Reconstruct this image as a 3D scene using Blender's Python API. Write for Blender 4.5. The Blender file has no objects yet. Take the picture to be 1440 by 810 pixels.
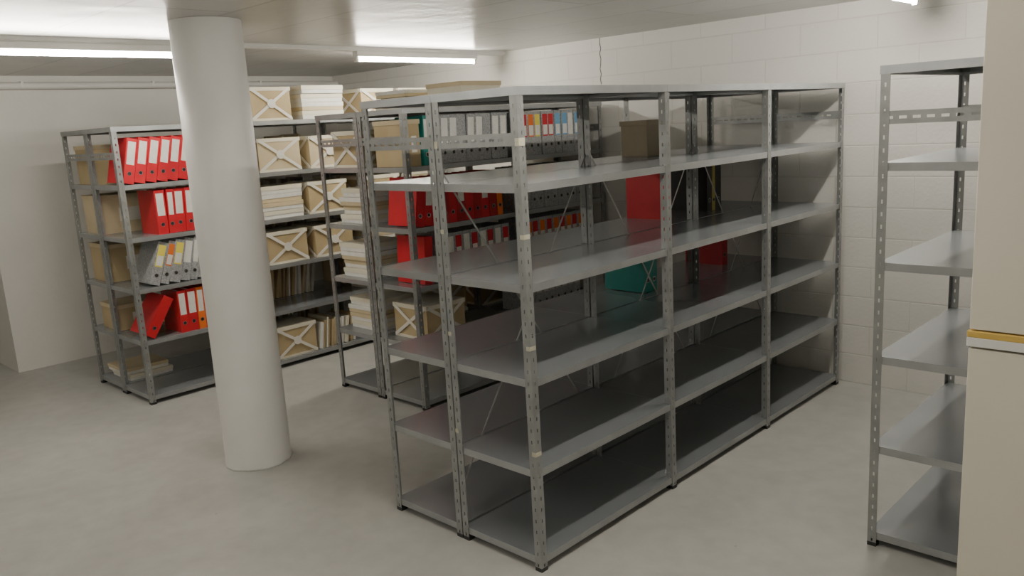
import bpy, math, random
from mathutils import Vector, Matrix
random.seed(7)
H = 1.86
scene = bpy.context.scene
COL = scene.collection

# ---------------------------------------------------------------- materials
def new_mat(name):
    m = bpy.data.materials.new(name); m.use_nodes = True
    nt = m.node_tree
    b = nt.nodes.get('Principled BSDF')
    return m, nt, b

def coords(nt, scale=(1,1,1)):
    mp = nt.nodes.new('ShaderNodeMapping')
    mp.inputs['Scale'].default_value = scale
    g = nt.nodes.new('ShaderNodeNewGeometry')
    nt.links.new(g.outputs['Position'], mp.inputs['Vector'])
    return mp.outputs['Vector']

def noise_mat(name, c1, c2, rough=0.6, metal=0.0, scale=3.0, bump=0.0, bscale=60, detail=5, spec=0.5, stretch=(1,1,1), rvar=0.0, lo=0.35, hi=0.65):
    m, nt, b = new_mat(name)
    v = coords(nt, stretch)
    n = nt.nodes.new('ShaderNodeTexNoise'); n.inputs['Scale'].default_value = scale; n.inputs['Detail'].default_value = detail
    nt.links.new(v, n.inputs['Vector'])
    r = nt.nodes.new('ShaderNodeValToRGB')
    r.color_ramp.elements[0].position = lo; r.color_ramp.elements[1].position = hi
    r.color_ramp.elements[0].color = (*c1, 1); r.color_ramp.elements[1].color = (*c2, 1)
    nt.links.new(n.outputs['Fac'], r.inputs['Fac'])
    nt.links.new(r.outputs['Color'], b.inputs['Base Color'])
    b.inputs['Roughness'].default_value = rough
    b.inputs['Metallic'].default_value = metal
    b.inputs['Specular IOR Level'].default_value = spec
    if rvar > 0:
        mr = nt.nodes.new('ShaderNodeMapRange')
        mr.inputs['To Min'].default_value = rough - rvar; mr.inputs['To Max'].default_value = rough + rvar
        nt.links.new(n.outputs['Fac'], mr.inputs['Value']); nt.links.new(mr.outputs['Result'], b.inputs['Roughness'])
    if bump > 0:
        n2 = nt.nodes.new('ShaderNodeTexNoise'); n2.inputs['Scale'].default_value = bscale; n2.inputs['Detail'].default_value = 4
        nt.links.new(v, n2.inputs['Vector'])
        bp = nt.nodes.new('ShaderNodeBump'); bp.inputs['Strength'].default_value = bump; bp.inputs['Distance'].default_value = 0.01
        nt.links.new(n2.outputs['Fac'], bp.inputs['Height']); nt.links.new(bp.outputs['Normal'], b.inputs['Normal'])
    return m

def floor_mat():
    m, nt, b = new_mat('concrete_floor')
    v = coords(nt)
    n = nt.nodes.new('ShaderNodeTexNoise'); n.inputs['Scale'].default_value = 1.1; n.inputs['Detail'].default_value = 8; n.inputs['Roughness'].default_value = 0.6
    n.inputs['Distortion'].default_value = 0.6
    nt.links.new(v, n.inputs['Vector'])
    r = nt.nodes.new('ShaderNodeValToRGB')
    r.color_ramp.elements[0].position = 0.3; r.color_ramp.elements[1].position = 0.7
    r.color_ramp.elements[0].color = (0.42, 0.415, 0.39, 1); r.color_ramp.elements[1].color = (0.54, 0.535, 0.51, 1)
    nt.links.new(n.outputs['Fac'], r.inputs['Fac'])
    n2 = nt.nodes.new('ShaderNodeTexNoise'); n2.inputs['Scale'].default_value = 9; n2.inputs['Detail'].default_value = 6
    nt.links.new(v, n2.inputs['Vector'])
    r2 = nt.nodes.new('ShaderNodeValToRGB')
    r2.color_ramp.elements[0].position = 0.25; r2.color_ramp.elements[1].position = 0.6
    r2.color_ramp.elements[0].color = (0.89, 0.89, 0.89, 1); r2.color_ramp.elements[1].color = (1, 1, 1, 1)
    nt.links.new(n2.outputs['Fac'], r2.inputs['Fac'])
    mx = nt.nodes.new('ShaderNodeMix'); mx.data_type = 'RGBA'; mx.blend_type = 'MULTIPLY'; mx.inputs['Factor'].default_value = 1
    nt.links.new(r.outputs['Color'], mx.inputs['A']); nt.links.new(r2.outputs['Color'], mx.inputs['B'])
    vo = nt.nodes.new('ShaderNodeTexVoronoi'); vo.inputs['Scale'].default_value = 2.6; nt.links.new(v, vo.inputs['Vector'])
    rs = nt.nodes.new('ShaderNodeValToRGB'); rs.color_ramp.elements[0].position = 0.018; rs.color_ramp.elements[1].position = 0.03
    rs.color_ramp.elements[0].color = (1,1,1,1); rs.color_ramp.elements[1].color = (0,0,0,1)
    nt.links.new(vo.outputs['Distance'], rs.inputs['Fac'])
    mx2 = nt.nodes.new('ShaderNodeMix'); mx2.data_type='RGBA'
    nt.links.new(rs.outputs['Color'], mx2.inputs['Factor']); nt.links.new(mx.outputs['Result'], mx2.inputs['A']); mx2.inputs['B'].default_value=(0.34,0.32,0.29,1)
    nt.links.new(mx2.outputs['Result'], b.inputs['Base Color'])
    b.inputs['Roughness'].default_value = 0.42
    bp = nt.nodes.new('ShaderNodeBump'); bp.inputs['Strength'].default_value = 0.10; bp.inputs['Distance'].default_value = 0.01
    nt.links.new(n2.outputs['Fac'], bp.inputs['Height']); nt.links.new(bp.outputs['Normal'], b.inputs['Normal'])
    return m

def block_wall_mat():
    m, nt, b = new_mat('painted_block_wall')
    g = nt.nodes.new('ShaderNodeNewGeometry')
    sx = nt.nodes.new('ShaderNodeSeparateXYZ'); nt.links.new(g.outputs['Position'], sx.inputs[0])
    cb = nt.nodes.new('ShaderNodeCombineXYZ')
    nt.links.new(sx.outputs['X'], cb.inputs['X']); nt.links.new(sx.outputs['Z'], cb.inputs['Y'])
    br = nt.nodes.new('ShaderNodeTexBrick')
    br.inputs['Scale'].default_value = 1.0; br.inputs['Brick Width'].default_value = 0.5; br.inputs['Row Height'].default_value = 0.2
    br.inputs['Mortar Size'].default_value = 0.006; br.inputs['Mortar Smooth'].default_value = 0.7
    br.inputs['Color1'].default_value = (0.72, 0.705, 0.67, 1); br.inputs['Color2'].default_value = (0.705, 0.69, 0.655, 1)
    br.inputs['Mortar'].default_value = (0.65, 0.635, 0.595, 1)
    nt.links.new(cb.outputs[0], br.inputs['Vector'])
    nt.links.new(br.outputs['Color'], b.inputs['Base Color'])
    n2 = nt.nodes.new('ShaderNodeTexNoise'); n2.inputs['Scale'].default_value = 45; n2.inputs['Detail'].default_value = 5
    nt.links.new(g.outputs['Position'], n2.inputs['Vector'])
    inv = nt.nodes.new('ShaderNodeMath'); inv.operation = 'MULTIPLY_ADD'; inv.inputs[1].default_value = -1.2
    nt.links.new(br.outputs['Fac'], inv.inputs[0]); nt.links.new(n2.outputs['Fac'], inv.inputs[2])
    bp = nt.nodes.new('ShaderNodeBump'); bp.inputs['Strength'].default_value = 0.35; bp.inputs['Distance'].default_value = 0.006
    nt.links.new(inv.outputs[0], bp.inputs['Height']); nt.links.new(bp.outputs['Normal'], b.inputs['Normal'])
    b.inputs['Roughness'].default_value = 0.65
    return m

def ceiling_mat():
    m, nt, b = new_mat('painted_concrete_ceiling')
    g = nt.nodes.new('ShaderNodeNewGeometry')
    br = nt.nodes.new('ShaderNodeTexBrick')
    br.inputs['Scale'].default_value = 1.0; br.inputs['Brick Width'].default_value = 2.0; br.inputs['Row Height'].default_value = 0.55
    br.inputs['Mortar Size'].default_value = 0.009
    br.inputs['Color1'].default_value = (0.54, 0.53, 0.505, 1); br.inputs['Color2'].default_value = (0.465, 0.455, 0.435, 1)
    br.inputs['Mortar'].default_value = (0.34, 0.33, 0.31, 1)
    nt.links.new(g.outputs['Position'], br.inputs['Vector'])
    nt.links.new(br.outputs['Color'], b.inputs['Base Color'])
    n2 = nt.nodes.new('ShaderNodeTexNoise'); n2.inputs['Scale'].default_value = 4; n2.inputs['Detail'].default_value = 3
    nt.links.new(g.outputs['Position'], n2.inputs['Vector'])
    bp = nt.nodes.new('ShaderNodeBump'); bp.inputs['Strength'].default_value = 0.3; bp.inputs['Distance'].default_value = 0.02
    nt.links.new(n2.outputs['Fac'], bp.inputs['Height']); nt.links.new(bp.outputs['Normal'], b.inputs['Normal'])
    b.inputs['Roughness'].default_value = 0.30
    return m

M = {}
M['floor'] = floor_mat()
M['block'] = block_wall_mat()
M['ceil'] = ceiling_mat()
M['wall'] = noise_mat('painted_plaster_wall', (0.68,0.665,0.63), (0.72,0.705,0.67), 0.7, scale=2, bump=0.15, bscale=30)
M['column'] = noise_mat('painted_column', (0.75,0.74,0.71), (0.79,0.78,0.75), 0.5, scale=4, bump=0.08, bscale=25)
M['post'] = noise_mat('galvanised_post', (0.275,0.285,0.28), (0.335,0.345,0.34), 0.40, 0.45, scale=14)
M['lip'] = noise_mat('galvanised_edge', (0.35,0.365,0.37), (0.40,0.415,0.42), 0.36, 0.5, scale=9)
M['shelf'] = noise_mat('galvanised_shelf', (0.375,0.40,0.425), (0.415,0.44,0.465), 0.27, 0.55, scale=1.5, detail=2)
M['brace'] = noise_mat('zinc_brace', (0.33,0.33,0.32), (0.40,0.40,0.39), 0.4, 0.6, scale=10)
M['black'] = noise_mat('black_plastic_and_hole_shade', (0.015,0.015,0.015), (0.03,0.03,0.03), 0.6)
M['tape'] = noise_mat('masking_tape', (0.50,0.48,0.37), (0.56,0.53,0.42), 0.6, scale=40)
M['red'] = noise_mat('red_binder', (0.54,0.014,0.026), (0.62,0.02,0.03), 0.4, scale=6)
M['darkred'] = noise_mat('dark_red_binder', (0.38,0.012,0.02), (0.44,0.02,0.026), 0.4, scale=6)
M['orange'] = noise_mat('orange_binder', (0.80,0.17,0.02), (0.85,0.20,0.03), 0.45)
M['yellow'] = noise_mat('yellow_label', (0.85,0.72,0.10), (0.9,0.76,0.14), 0.5)
M['olive'] = noise_mat('olive_binder', (0.32,0.26,0.05), (0.38,0.31,0.07), 0.5)
M['grey'] = noise_mat('marbled_grey_binder', (0.25,0.26,0.27), (0.42,0.43,0.43), 0.55, scale=90)
M['teal'] = noise_mat('teal_binder', (0.0,0.20,0.17), (0.01,0.25,0.21), 0.45)
M['blue'] = noise_mat('blue_label', (0.15,0.38,0.62), (0.18,0.43,0.66), 0.5)
M['paper'] = noise_mat('white_paper', (0.74,0.73,0.68), (0.82,0.81,0.76), 0.7, scale=20)
M['card'] = noise_mat('brown_cardboard', (0.47,0.365,0.20), (0.54,0.425,0.25), 0.75, scale=5)
M['card2'] = noise_mat('pale_cardboard', (0.59,0.49,0.31), (0.66,0.56,0.37), 0.75, scale=5)
M['dcard'] = noise_mat('dark_cardboard', (0.30,0.25,0.17), (0.36,0.30,0.21), 0.75, scale=5)
M['cream'] = noise_mat('cream_cardboard', (0.74,0.69,0.55), (0.80,0.75,0.62), 0.7, scale=5)
M['strap'] = noise_mat('white_strap', (0.78,0.75,0.67), (0.84,0.81,0.74), 0.6)
M['whitemetal'] = noise_mat('white_lacquer', (0.74,0.73,0.70), (0.78,0.77,0.74), 0.4)
M['cabinet'] = noise_mat('cream_lacquer', (0.70,0.66,0.555), (0.74,0.70,0.595), 0.45, scale=1.5)
M['wood'] = noise_mat('yellow_wood_edge', (0.64,0.43,0.10), (0.74,0.52,0.15), 0.5, scale=10, stretch=(0.3,4,4))
M['crack'] = noise_mat('crack_dark', (0.16,0.15,0.13), (0.2,0.19,0.17), 0.9)
M['steel'] = noise_mat('nickel', (0.6,0.6,0.6), (0.7,0.7,0.7), 0.25, 1.0)
mt, nt, b = new_mat('fluorescent_tube')
b.inputs['Base Color'].default_value = (1,1,1,1)
b.inputs['Emission Color'].default_value = (1.0,0.94,0.825,1); b.inputs['Emission Strength'].default_value = 160
M['tube'] = mt

# ---------------------------------------------------------------- mesh builder
class MB:
    def __init__(s): s.v=[]; s.f=[]; s.m=[]; s.mats=[]
    def mi(s, k):
        if k not in s.mats: s.mats.append(k)
        return s.mats.index(k)
    def face(s, pts, k):
        i=len(s.v); s.v += [tuple(p) for p in pts]; s.f.append(tuple(range(i,i+len(pts)))); s.m.append(s.mi(k))
    def box(s, a, b, k, T=None):
        x0,y0,z0=a; x1,y1,z1=b
        P=[Vector(p) for p in ((x0,y0,z0),(x1,y0,z0),(x1,y1,z0),(x0,y1,z0),(x0,y0,z1),(x1,y0,z1),(x1,y1,z1),(x0,y1,z1))]
        if T is not None: P=[T@p for p in P]
        i=len(s.v); s.v += [tuple(p) for p in P]; mi=s.mi(k)
        for q in ((0,3,2,1),(4,5,6,7),(0,1,5,4),(1,2,6,5),(2,3,7,6),(3,0,4,7)):
            s.f.append(tuple(i+j for j in q)); s.m.append(mi)
    def bar(s, p, q, w, t, k, normal):
        p=Vector(p); q=Vector(q); n=Vector(normal).normalized(); d=(q-p).normalized(); sd=d.cross(n).normalized()
        P=[]
        for e in (p,q):
            for (a,c) in ((-1,-1),(1,-1),(1,1),(-1,1)):
                P.append(e+sd*w/2*a+n*t/2*c)
        i=len(s.v); s.v += [tuple(x) for x in P]; mi=s.mi(k)
        for f in ((0,1,2,3),(7,6,5,4),(0,4,5,1),(1,5,6,2),(2,6,7,3),(3,7,4,0)):
            s.f.append(tuple(i+j for j in f)); s.m.append(mi)
    def cyl(s, p, q, r, k, n=14, r2=None, T=None):
        p=Vector(p); q=Vector(q); d=(q-p).normalized(); a=d.orthogonal().normalized(); c=d.cross(a)
        if r2 is None: r2=r
        P=[p+(a*math.cos(2*math.pi*j/n)+c*math.sin(2*math.pi*j/n))*r for j in range(n)]
        P+=[q+(a*math.cos(2*math.pi*j/n)+c*math.sin(2*math.pi*j/n))*r2 for j in range(n)]
        if T is not None: P=[T@x for x in P]
        i=len(s.v); s.v += [tuple(x) for x in P]; mi=s.mi(k)
        for j in range(n):
            s.f.append((i+j,i+(j+1)%n,i+n+(j+1)%n,i+n+j)); s.m.append(mi)
        s.f.append(tuple(i+j for j in reversed(range(n)))); s.m.append(mi)
        s.f.append(tuple(i+n+j for j in range(n))); s.m.append(mi)
    def strip(s, o, wv, lv, w, L, k, pitch=0.05, hole=0.016, hw=0.18):
        """perforated sheet strip with real slots"""
        o=Vector(o); wv=Vector(wv); lv=Vector(lv)
        us=[0,(0.5-hw/2)*w,(0.5+hw/2)*w,w]
        rows=[0]; flags=[False]
        n=int((L-0.03)/pitch)
        for i in range(n):
            a=0.018+i*pitch
            rows.append(a); flags.append(True); rows.append(a+hole); flags.append(False)
        rows.append(L)
        base=len(s.v); mi=s.mi(k)
        for r in rows:
            for u in us: s.v.append(tuple(o+wv*u+lv*r))
        for r in range(len(rows)-1):
            for c in range(3):
                if flags[r] and c==1: continue
                a=base+r*4+c
                s.f.append((a,a+1,a+5,a+4)); s.m.append(mi)
    def obj(s, name, parent=None, bevel=0, solid=0, smooth=False):
        me=bpy.data.meshes.new(name); me.from_pydata(s.v,[],s.f)
        for k in s.mats: me.materials.append(M[k])
        for p,mi in zip(me.polygons,s.m): p.material_index=mi; p.use_smooth=smooth
        me.update()
        ob=bpy.data.objects.new(name,me); COL.objects.link(ob)
        if parent: ob.parent=parent
        if solid:
            md=ob.modifiers.new('solid','SOLIDIFY'); md.thickness=solid; md.offset=0
        if bevel:
            md=ob.modifiers.new('bevel','BEVEL'); md.width=bevel; md.segments=2; md.limit_method='ANGLE'
        return ob

def empty(name, loc=(0,0,0)):
    e=bpy.data.objects.new(name,None); e.empty_display_size=0.2; COL.objects.link(e); return e

# ---------------------------------------------------------------- room
XL=-7.89; YB=5.45; YC=1.935; XR=3.2; YF=-3.2; XFL=-10.5; ZC=2.50
def slab(name,a,b,k):
    m=MB(); m.box(a,b,k); return m.obj(name)
slab('floor',(XFL,YF,-0.12),(XR,YB,0),'floor')
slab('ceiling',(XFL,YF,ZC),(XR,YB,ZC+0.15),'ceil')
slab('wall_back',(XL-0.2,YB,0),(XR+0.2,YB+0.2,ZC),'block')
m=MB(); m.box((XL-0.2,YC,0),(XL,YB,ZC),'wall'); m.box((XFL,YC,0),(XL-0.2,YC+0.2,ZC),'wall'); m.obj('wall_left')
slab('wall_far_left',(XFL-0.2,YF,0),(XFL,YC+0.2,ZC),'wall')
slab('wall_right',(XR,YF,0),(XR+0.2,YB,ZC),'wall')
slab('wall_front',(XFL,YF-0.2,0),(XR,YF,ZC),'wall')
m=MB(); z=ZC; x=-4.16
pts=[]
while z>2.12:
    pts.append((x+random.uniform(-0.012,0.012),z)); z-=0.04
for i in range(len(pts)-1):
    w0=0.004
    (xa,za),(xb,zb)=pts[i],pts[i+1]
    m.face([(xa-w0,YB-0.001,za),(xa+w0,YB-0.001,za),(xb+w0,YB-0.001,zb),(xb-w0,YB-0.001,zb)],'crack')
m.obj('trim_wall_crack')
# column
m=MB()
cx,cy=-2.345*H+0.02,1.185*H+0.018; R=0.187; n=64
rings=[(0,R+0.004),(0.012,R+0.003),(0.03,R),(1.2,R),(ZC-0.001,R)]
for (z,r) in rings:
    for j in range(n):
        a=2*math.pi*j/n
        rr=r+ (0.006*math.sin(a*9+1)*math.sin(a*4) if z==0 else 0)
        m.v.append((cx+rr*math.cos(a),cy+rr*math.sin(a),z))
mi=m.mi('column')
for k in range(len(rings)-1):
    for j in range(n):
        m.f.append((k*n+j,k*n+(j+1)%n,(k+1)*n+(j+1)%n,(k+1)*n+j)); m.m.append(mi)
m.f.append(tuple(reversed(range(n)))); m.m.append(mi)
m.f.append(tuple((len(rings)-1)*n+j for j in range(n))); m.m.append(mi)
m.obj('concrete_column',smooth=True)
for p in bpy.data.objects['concrete_column'].data.polygons:
    if len(p.vertices)>4: p.use_smooth=False

# ---------------------------------------------------------------- lamps
def lamp_row(x, starts, y0, y1):
    m=MB(); m.box((x-0.05,y0,ZC-0.022),(x+0.05,y1,ZC),'whitemetal')
    m.box((x-0.036,y0,ZC-0.028),(x+0.036,y1,ZC-0.022),'whitemetal'); m.obj('ceiling_cable_trunking')
    for ys in starts:
        e=empty('fluorescent_ceiling_lamp')
        L=1.24
        m=MB(); m.box((x-0.03,ys-0.01,ZC-0.068),(x+0.03,ys+L+0.01,ZC-0.028),'whitemetal')
        for yy in (ys-0.01, ys+L-0.012):
            m.box((x-0.016,yy,ZC-0.108),(x+0.016,yy+0.022,ZC-0.068),'whitemetal')
        m.obj('housing',e,bevel=0.003)
        m=MB(); m.cyl((x,ys+0.012,ZC-0.088),(x,ys+L-0.012,ZC-0.088),0.013,'tube',n=10); m.obj('tube',e,smooth=False)
lamp_row(-2.83*H,[1.32,3.87,-1.2],-3.0,YB)
lamp_row(-0.9*H,[1.32,3.87,-1.2],-3.0,YB)
lamp_row(1.0*H,[1.32],-3.0,YB)
m=MB(); m.cyl((XL+0.07,YC,2.415),(XL+0.07,YB,2.415),0.03,'whitemetal',n=16)
for yy in (2.3,3.4,4.5):
    m.box((XL,yy,2.40),(XL+0.1,yy+0.02,2.449),'whitemetal')
m.obj('wall_heating_pipe')

# ---------------------------------------------------------------- shelving
BAY=1.02; LEV=[0.065,0.455,0.845,1.235,1.632,2.0]
LEVD=[0.065,0.475,0.855,1.225,1.60,2.0]
LEG=0.036; PH=2.0; T_=0.0018
def shelving(x0,x1,y0,nb,tape=False,brace_side=None,levels=LEV):
    e=empty('metal_shelving_unit')
    p=MB(); ft=MB(); tp=MB()
    ys=[y0+i*BAY for i in range(nb+1)]
    for i,y in enumerate(ys):
        for side in (0,1):
            xf = x0 if side==0 else x1
            sx = 1 if side==0 else -1
            if i==0: yo=y; sy=1; w=LEG
            elif i==nb: yo=y; sy=-1; w=LEG
            else: yo=y-LEG/2; sy=1; w=LEG
            p.strip((xf,yo,0.004),(0,sy,0),(0,0,1),w,PH-0.004,'post')
            yl = y if (i in (0,nb)) else y-LEG/2
            p.strip((xf,yl,0.004),(sx,0,0),(0,0,1),LEG,PH-0.004,'post')
            ya,yb=sorted((yo-0.001*sy,yo+sy*(LEG+0.001))); xa,xb=sorted((xf-0.001*sx,xf+sx*LEG))
            ft.box((xa,ya,0),(xb,yb,0.018),'black')
            if tape and i<=0:
                for (zz,hh) in ((0.52,0.018),(0.97,0.018),(1.42,0.018),(1.78,0.03)):
                    tp.box((min(xf-sx*0.0015,xf-sx*0.0025),yo-0.002,zz),(max(xf-sx*0.0015,xf-sx*0.0025),yo+LEG*0.9,zz+hh),'tape')
                    tp.box((min(xf-sx*0.0025,xf+sx*LEG*0.5),yo-0.0025,zz),(max(xf-sx*0.0025,xf+sx*LEG*0.5),yo-0.0015,zz+hh),'tape')
    for y,s in ((y0,0.0025),(ys[-1],-0.0025)):
        p.strip((x0+0.003,y+s,1.78),(0,0,1),(1,0,0),0.05,x1-x0-0.006,'post',pitch=0.05,hole=0.028,hw=0.22)
    p.obj('posts',e,solid=T_)
    ft.obj('feet',e)
    if tape: tp.obj('tape_marks',e)
    s=MB()
    LIP=0.032; g=0.004
    for i in range(nb):
        ya=ys[i]+(g if i==0 else 0.001); yb=ys[i+1]-(g if i==nb-1 else 0.001)
        xa=x0+g; xb=x1-g
        for z in levels:
            if z==PH: zt=z+0.002; xa_,xb_=x0-0.003,x1+0.003; y_a=ya-(0.007 if i==0 else 0); y_b=yb+(0.007 if i==nb-1 else 0)
            else: zt=z; xa_,xb_,y_a,y_b=xa,xb,ya,yb
            zb=zt-LIP; r=0.014
            c0=[(xa_,y_a),(xb_,y_a),(xb_,y_b),(xa_,y_b)]
            c1=[(xa_+r,y_a+r),(xb_-r,y_a+r),(xb_-r,y_b-r),(xa_+r,y_b-r)]
            i0=len(s.v)
            s.v+=[(x,y,zt) for x,y in c0]+[(x,y,zb) for x,y in c0]+[(x,y,zb) for x,y in c1]+[(x,y,zb+0.012) for x,y in c1]
            mi=s.mi('shelf'); mp=s.mi('lip')
            s.f.append((i0,i0+1,i0+2,i0+3)); s.m.append(mi)
            for k in range(4):
                k2=(k+1)%4
                for o in (0,4,8):
                    s.f.append((i0+o+k,i0+o+4+k,i0+o+4+k2,i0+o+k2)); s.m.append(mp)
            xm=(xa_+xb_)/2
            s.box((xm-0.02,y_a+0.003,zt-0.016),(xm+0.02,y_b-0.003,zt-0.001),'shelf')
    s.obj('shelves',e,solid=0.0012)
    if brace_side is not None:
        bmb=MB(); xf = x0+0.003 if brace_side==0 else x1-0.003
        for i in range(nb):
            za,zb=0.25,1.70
            bmb.bar((xf,ys[i]+0.01,za),(xf,ys[i+1]-0.01,zb),0.009,0.002,'brace',(1,0,0))
            bmb.bar((xf+0.002,ys[i]+0.01,zb),(xf+0.002,ys[i+1]-0.01,za),0.009,0.002,'brace',(1,0,0))
        bmb.obj('cross_braces',e)
    return e

D=0.482
shelving(-2.167-D,-2.167,2.31,3,tape=True,brace_side=0)
shelving(-2.167-2*D-0.008,-2.167-D-0.008,2.31,3,tape=False,brace_side=None)
EX1=-4.13
shelving(EX1-D,EX1,3.35,2)
shelving(EX1-2*D-0.008,EX1-D-0.008,3.35,2)
DX1=-5.94
shelving(DX1-D,DX1,2.26,3,levels=LEVD)
shelving(DX1-2*D-0.008,DX1-D-0.008,2.26,3,levels=LEVD)
CX0=-1.212
shelving(CX0,CX0+D,3.35,1)
shelving(CX0+D+0.008,CX0+2*D+0.008,3.35,1)

# ---------------------------------------------------------------- ring binders
def binders(name, xf, y, z, items, gap=0.002, H_=0.318, dep=0.285):
    m=MB()
    z+=0.0008
    for (c,w,lean,lab) in items:
        a=math.radians(lean)
        if lean>=0:
            piv=Vector((0,y+w*math.cos(a),z))
            T=Matrix.Translation(piv)@Matrix.Rotation(-a,4,'X')@Matrix.Translation(-Vector((0,w,0)))
        else:
            T=Matrix.Translation(Vector((0,y+0,z)))@Matrix.Rotation(-a,4,'X')
        t=0.003; x0=xf-dep; dx=random.uniform(-0.008,0.004); x0+=dx; x1=xf+dx
        m.box((x0,0,0),(x1-0.004,t,H_),c,T)
        m.box((x0,w-t,0),(x1-0.004,w,H_),c,T)
        m.box((x1-0.004,0,0),(x1,w,H_),c,T)
        m.box((x0+0.012,t+0.002,0.008),(x1-0.03,w-t-0.008 if w>0.03 else w-t,H_-0.015),'paper',T)
        if lab:
            m.box((x1,w*0.14,H_*0.42),(x1+0.0008,w*0.86,H_*0.93),lab,T)
            if lab!='paper':
                m.box((x1+0.0008,w*0.2,H_*0.45),(x1+0.0014,w*0.8,H_*0.68),'paper',T)
        m.cyl((x1,w/2,0.07),(x1+0.0015,w/2,0.07),min(0.015,w*0.32),'steel',n=14,T=T)
        m.cyl((x1+0.0012,w/2,0.07),(x1+0.0022,w/2,0.07),min(0.011,w*0.24),'black',n=14,T=T)  # black disc paints the shade inside the finger hole
        y+=w/math.cos(a)+gap if abs(lean)>0.1 else w+gap
    return m.obj(name)

xf=DX1-0.02
N='row_of_ring_binders'
binders(N,xf,2.30,LEVD[4],[('red',0.075,13,'paper')]*6+[('red',0.075,10,'paper')]*3)
binders(N,xf,2.50,LEVD[3],[('red',0.075,0,'paper'),('red',0.05,2,'paper'),('red',0.075,3,'paper'),('red',0.075,3,'paper'),('red',0.075,3,'paper'),('grey',0.075,3,'paper')])
binders(N,xf,2.38,LEVD[2],[('grey',0.075,20,'yellow'),('grey',0.06,19,'orange'),('grey',0.075,16,'yellow'),('grey',0.075,14,'paper'),('grey',0.05,12,'paper'),('grey',0.075,12,'yellow')])
binders(N,xf,2.30,LEVD[1],[('red',0.075,33,None)])
binders(N,xf,2.565,LEVD[1],[('red',0.065,0,'paper'),('red',0.075,1,'paper'),('orange',0.055,1,'paper'),('red',0.055,0,'orange'),('red',0.075,0,'paper')])
xe=EX1-0.02
binders(N,xe,3.52,LEV[4],[('teal',0.06,2,'paper')]+[('grey',0.078,3,'paper') if i%3 else ('grey',0.078,2,None) for i in range(9)])
binders(N,xe,4.45,LEV[4],[('grey',0.075,0,['red','orange','yellow','red','red','blue','blue','paper','blue','teal'][i]) for i in range(10)])
binders(N,xe,3.40,LEV[3],[('red',0.075,8,None),('red',0.07,6,'paper')]+[('darkred' if i%2 else 'red',0.075,0,None if i%3 else 'paper') for i in range(8)]+[('orange',0.05,0,None)])
binders(N,xe,4.45,LEV[3],[('grey',0.075,0,'paper') for i in range(10)])
binders(N,xe,3.45,LEV[2],[('red',0.07,4,None)])
binders(N,xe,3.66,LEV[2],[('grey',0.075,0,'red' if i%2 else 'paper') for i in range(8)])
binders(N,xe,4.45,LEV[2],[('grey',0.075,0,'red' if i%2 else 'orange') for i in range(9)])
binders(N,xe,4.45,LEV[1],[('grey',0.075,0,'paper') for i in range(8)])
xb=-2.167-D-0.03
binders('red_ring_binder',xb-0.13,4.27,LEV[3],[('red',0.075,0,None)])
binders('teal_ring_binder',xb-0.05,3.92,LEV[2],[('teal',0.075,3,None),('teal',0.06,2,None)])
binders(N,xb-0.10,4.72,LEV[3],[('black',0.06,0,None),('olive',0.04,2,None),('black',0.07,0,None)])
binders('red_ring_binder',xb-0.12,4.93,LEV[2],[('darkred',0.07,0,None)])

# ---------------------------------------------------------------- boxes
def archive_box(x1,y0,z,w,h,d=0.36,body='card',name='archive_box',lidk='cream',cross=True,label=True):
    m=MB(); x0=x1-d; y1=y0+w; z+=0.0008
    m.box((x0+0.006,y0+0.006,z),(x1-0.006,y1-0.006,z+h-0.01),body)
    m.box((x0,y0,z+h-0.03),(x1,y1,z+h),lidk)
    if cross:
        m.box((x0+0.002,y0+0.002,z),(x1-0.002,y1-0.002,z+0.018),lidk)
        o=x1+0.0012; zt=z+h-0.012; zb=z+0.014
        m.bar((o,y0+0.015,zb),(o,y1-0.015,zt),0.024,0.003,'strap',(1,0,0))
        m.bar((o+0.003,y0+0.015,zt),(o+0.003,y1-0.015,zb),0.024,0.003,'strap',(1,0,0))
        m.cyl((o+0.004,(y0+y1)/2,z+h/2),(o+0.008,(y0+y1)/2,z+h/2),0.036,'strap',n=20)
        o=y0-0.0012
        m.bar((x0+0.015,o,zb),(x1-0.015,o,zt),0.024,0.003,'strap',(0,1,0))
        m.bar((x0+0.015,o-0.003,zt),(x1-0.015,o-0.003,zb),0.024,0.003,'strap',(0,1,0))
        m.box((x0+0.05,y0+0.04,z+h),(x1-0.05,y0+0.12,z+h+0.001),'strap')
    elif label:
        m.box((x1-0.006,y0+w*0.3,z+h*0.3),(x1-0.0045,y0+w*0.7,z+h*0.65),'strap')
    return m.obj(name,bevel=0.003)

def flat_stack(x1,y0,z,w,n,t=0.045,d=0.34,name='stack_of_flat_archive_boxes',cols=('cream','card2','paper')):
    m=MB(); z+=0.0008
    for i in range(n):
        ox=random.uniform(-0.015,0.012); oy=random.uniform(-0.015,0.015)
        k=cols[i%len(cols)]
        m.box((x1-d+ox,y0+oy,z),(x1+ox,y0+w+oy,z+t*0.72),'paper' if k!='paper' else 'card2')
        m.box((x1-d+ox-0.004,y0+oy-0.004,z+t*0.45),(x1+ox+0.004,y0+w+oy+0.004,z+t-0.002),k)
        z+=t
    return m.obj(name,bevel=0.002)

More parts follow.
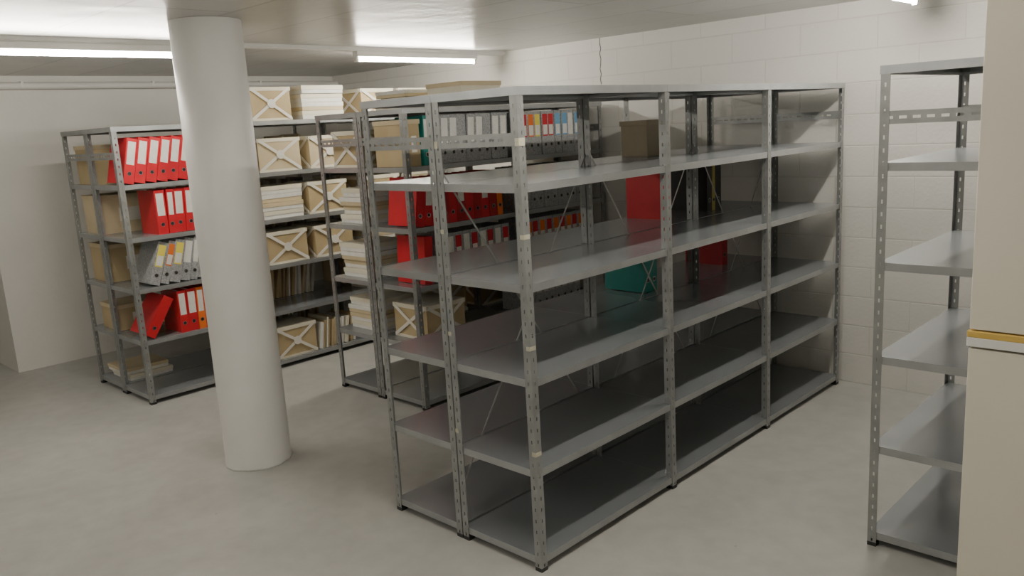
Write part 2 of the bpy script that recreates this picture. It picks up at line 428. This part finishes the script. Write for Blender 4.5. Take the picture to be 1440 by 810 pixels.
def folders(x1,y0,z,n,name='row_of_hanging_folders',h=0.25,d=0.3):
    m=MB(); y=y0; z+=0.0008
    for i in range(n):
        a=math.radians(random.uniform(4,11)); t=random.uniform(0.012,0.03)
        T=Matrix.Translation(Vector((0,y+t,z)))@Matrix.Rotation(-a,4,'X')@Matrix.Translation(Vector((0,-t,0)))
        dx=random.uniform(-0.02,0.01)
        m.box((x1-d+dx,0,0),(x1+dx,t,h*random.uniform(0.9,1.05)),random.choice(['card2','paper','card','cream']),T)
        y+=t+0.012
    return m.obj(name)

Y2=2.26+BAY; Y3=Y2+BAY
xd=DX1-0.03; TOP=LEV[5]+0.003
archive_box(xd,Y2+0.06,TOP,0.37,0.26)
flat_stack(xd,Y2+0.52,TOP,0.40,4,0.068,cols=('cream','paper','cream'))
archive_box(xd,Y3+0.10,TOP,0.36,0.24)
archive_box(xd,Y3+0.52,TOP,0.36,0.24,body='card2')
LB=LEVD
for L,lst in {4:[('b',0.08),('b',0.55)],3:[('s',0.05),('b',0.50)],2:[('b',0.06),('b',0.52)],0:[('b',0.05),('f',0.46)]}.items():
    for k,off in lst:
        if k=='b': archive_box(xd,Y2+off,LB[L],0.39,0.265,body=random.choice(['card','card2']))
        elif k=='s': flat_stack(xd,Y2+off,LB[L],0.40,4,0.066)
        else: folders(xd,Y2+off,LB[L],12)
for L,lst in {4:[('b',0.08),('s',0.55)],3:[('b',0.06),('b',0.52)],2:[('s',0.06),('b',0.52)],1:[('b',0.06),('s',0.52)],0:[('f',0.06),('b',0.52)]}.items():
    for k,off in lst:
        if k=='b': archive_box(xd,Y3+off,LB[L],0.39,0.265,body=random.choice(['card','card2']))
        elif k=='s': flat_stack(xd,Y3+off,LB[L],0.38,4,0.066)
        else: folders(xd,Y3+off,LB[L],10)
folders(xd-0.02,2.26+0.74,LB[0],7,h=0.28)
xdl=DX1-D-0.03
for L in (4,3,2):
    archive_box(xdl-0.02,2.26+0.05,LB[L],0.42,0.29,d=0.38,body='card2' if L%2 else 'card',cross=False,lidk='card2')
    archive_box(xdl-0.02,2.26+0.52,LB[L],0.42,0.27,d=0.38,cross=False,lidk='card')
archive_box(xdl-0.02,2.26+0.05,LB[1],0.38,0.20,d=0.34,cross=False,lidk='card2')
folders(xdl,2.26+0.50,LB[1],12,h=0.26)
flat_stack(xdl-0.04,2.26+0.06,LB[0],0.34,2,0.05)
for L in (1,2,3,4):
    folders(xdl,Y2+0.05,LB[L],22,h=0.28)
    archive_box(xdl-0.02,Y3+0.1,LB[L],0.42,0.27,d=0.38,cross=False)
folders(xdl,Y2+0.05,LB[0],22,h=0.27)
xel=EX1-D-0.03
YE=3.35
archive_box(xel-0.02,YE+0.06,LEV[4],0.38,0.25)
flat_stack(xel-0.04,YE+0.10,LEV[3],0.36,4,0.062)
flat_stack(xel-0.06,YE+0.08,LEV[2],0.36,4,0.062)
flat_stack(xel-0.05,YE+0.10,LEV[1],0.36,4,0.058)
for L in (1,2,3,4):
    archive_box(xel,YE+0.54,LEV[L],0.38,0.25)
    archive_box(xel,YE+BAY+0.06,LEV[L],0.40,0.26)
    flat_stack(xel,YE+BAY+0.54,LEV[L],0.38,4,0.062)
archive_box(xe-0.02,YE+0.06,LEV[4],0.11,0.30,d=0.36,cross=False,lidk='card2',name='cardboard_box')
archive_box(xe-0.02,YE+0.10,LEV[1],0.36,0.24)
archive_box(xe-0.05,3.93,TOP,0.40,0.17,cross=False,body='cream',lidk='card2')
flat_stack(xel-0.05,YE+0.50,TOP,0.40,3,0.05)
archive_box(xb-0.13,4.10,LEV[4],0.22,0.21,d=0.20,body='dcard',lidk='dcard',cross=False,label=False,name='cardboard_box')

# ---------------------------------------------------------------- cabinet at right
e=empty('storage_cabinet')
cx0=-0.334*H; cx1=cx0+1.0; cyf=1.3*H; cyb=cyf+0.42; zt=1.225
m=MB()
m.box((cx0+0.01,cyf+0.03,0),(cx1-0.01,cyb,0.06),'cabinet')
m.box((cx0,cyf+0.02,0.06),(cx1,cyb,zt-0.03),'cabinet')
m.obj('base_body',e,bevel=0.002)
m=MB(); xm=(cx0+cx1)/2
m.box((cx0+0.001,cyf,0.065),(xm-0.002,cyf+0.018,zt-0.036),'cabinet'); m.box((xm+0.002,cyf,0.065),(cx1-0.001,cyf+0.018,zt-0.036),'cabinet')
m.obj('base_doors',e,bevel=0.002)
m=MB(); m.box((cx0-0.004,cyf-0.004,zt-0.004),(cx1+0.004,cyb,zt+0.014),'wood'); m.box((cx0-0.004,cyf-0.004,zt-0.03),(cx1+0.004,cyb,zt-0.004),'whitemetal'); m.obj('top_board',e,bevel=0.002)
m=MB(); m.box((cx0,cyf+0.02,zt+0.014),(cx1,cyb,2.35),'cabinet'); m.obj('upper_body',e,bevel=0.002)
m=MB()
m.box((cx0+0.001,cyf,zt+0.018),(xm-0.002,cyf+0.018,2.345),'cabinet'); m.box((xm+0.002,cyf,zt+0.018),(cx1-0.001,cyf+0.018,2.345),'cabinet')
m.obj('upper_doors',e,bevel=0.002)
m=MB()
for s in (-0.03,0.03):
    for zz in (0.75,1.7):
        m.cyl((xm+s,cyf-0.02,zz),(xm+s,cyf-0.02,zz+0.12),0.005,'steel',n=10)
        for q in (zz+0.005,zz+0.115): m.cyl((xm+s,cyf-0.02,q),(xm+s,cyf,q),0.004,'steel',n=8)
m.obj('handles',e)

# ---------------------------------------------------------------- world + camera
w=bpy.data.worlds.new('World'); scene.world=w; w.use_nodes=True
w.node_tree.nodes['Background'].inputs[0].default_value=(0.9,0.92,1,1); w.node_tree.nodes['Background'].inputs[1].default_value=0.05

F=1155.0
Yv=Vector((1130,295,-F)).normalized()
Zv=-Vector((335,-5845,-F)).normalized(); Zv=(Zv-Yv*Zv.dot(Yv)).normalized()
Xv=Yv.cross(Zv).normalized()
Mx=Matrix((Xv,Yv,Zv)).to_4x4()
cam=bpy.data.cameras.new('camera'); co=bpy.data.objects.new('camera',cam); COL.objects.link(co)
cam.sensor_fit='HORIZONTAL'; cam.sensor_width=36; cam.lens=36*F/1440; cam.clip_start=0.05
co.matrix_world=Matrix.Translation((0,0,H))@Mx
scene.camera=co
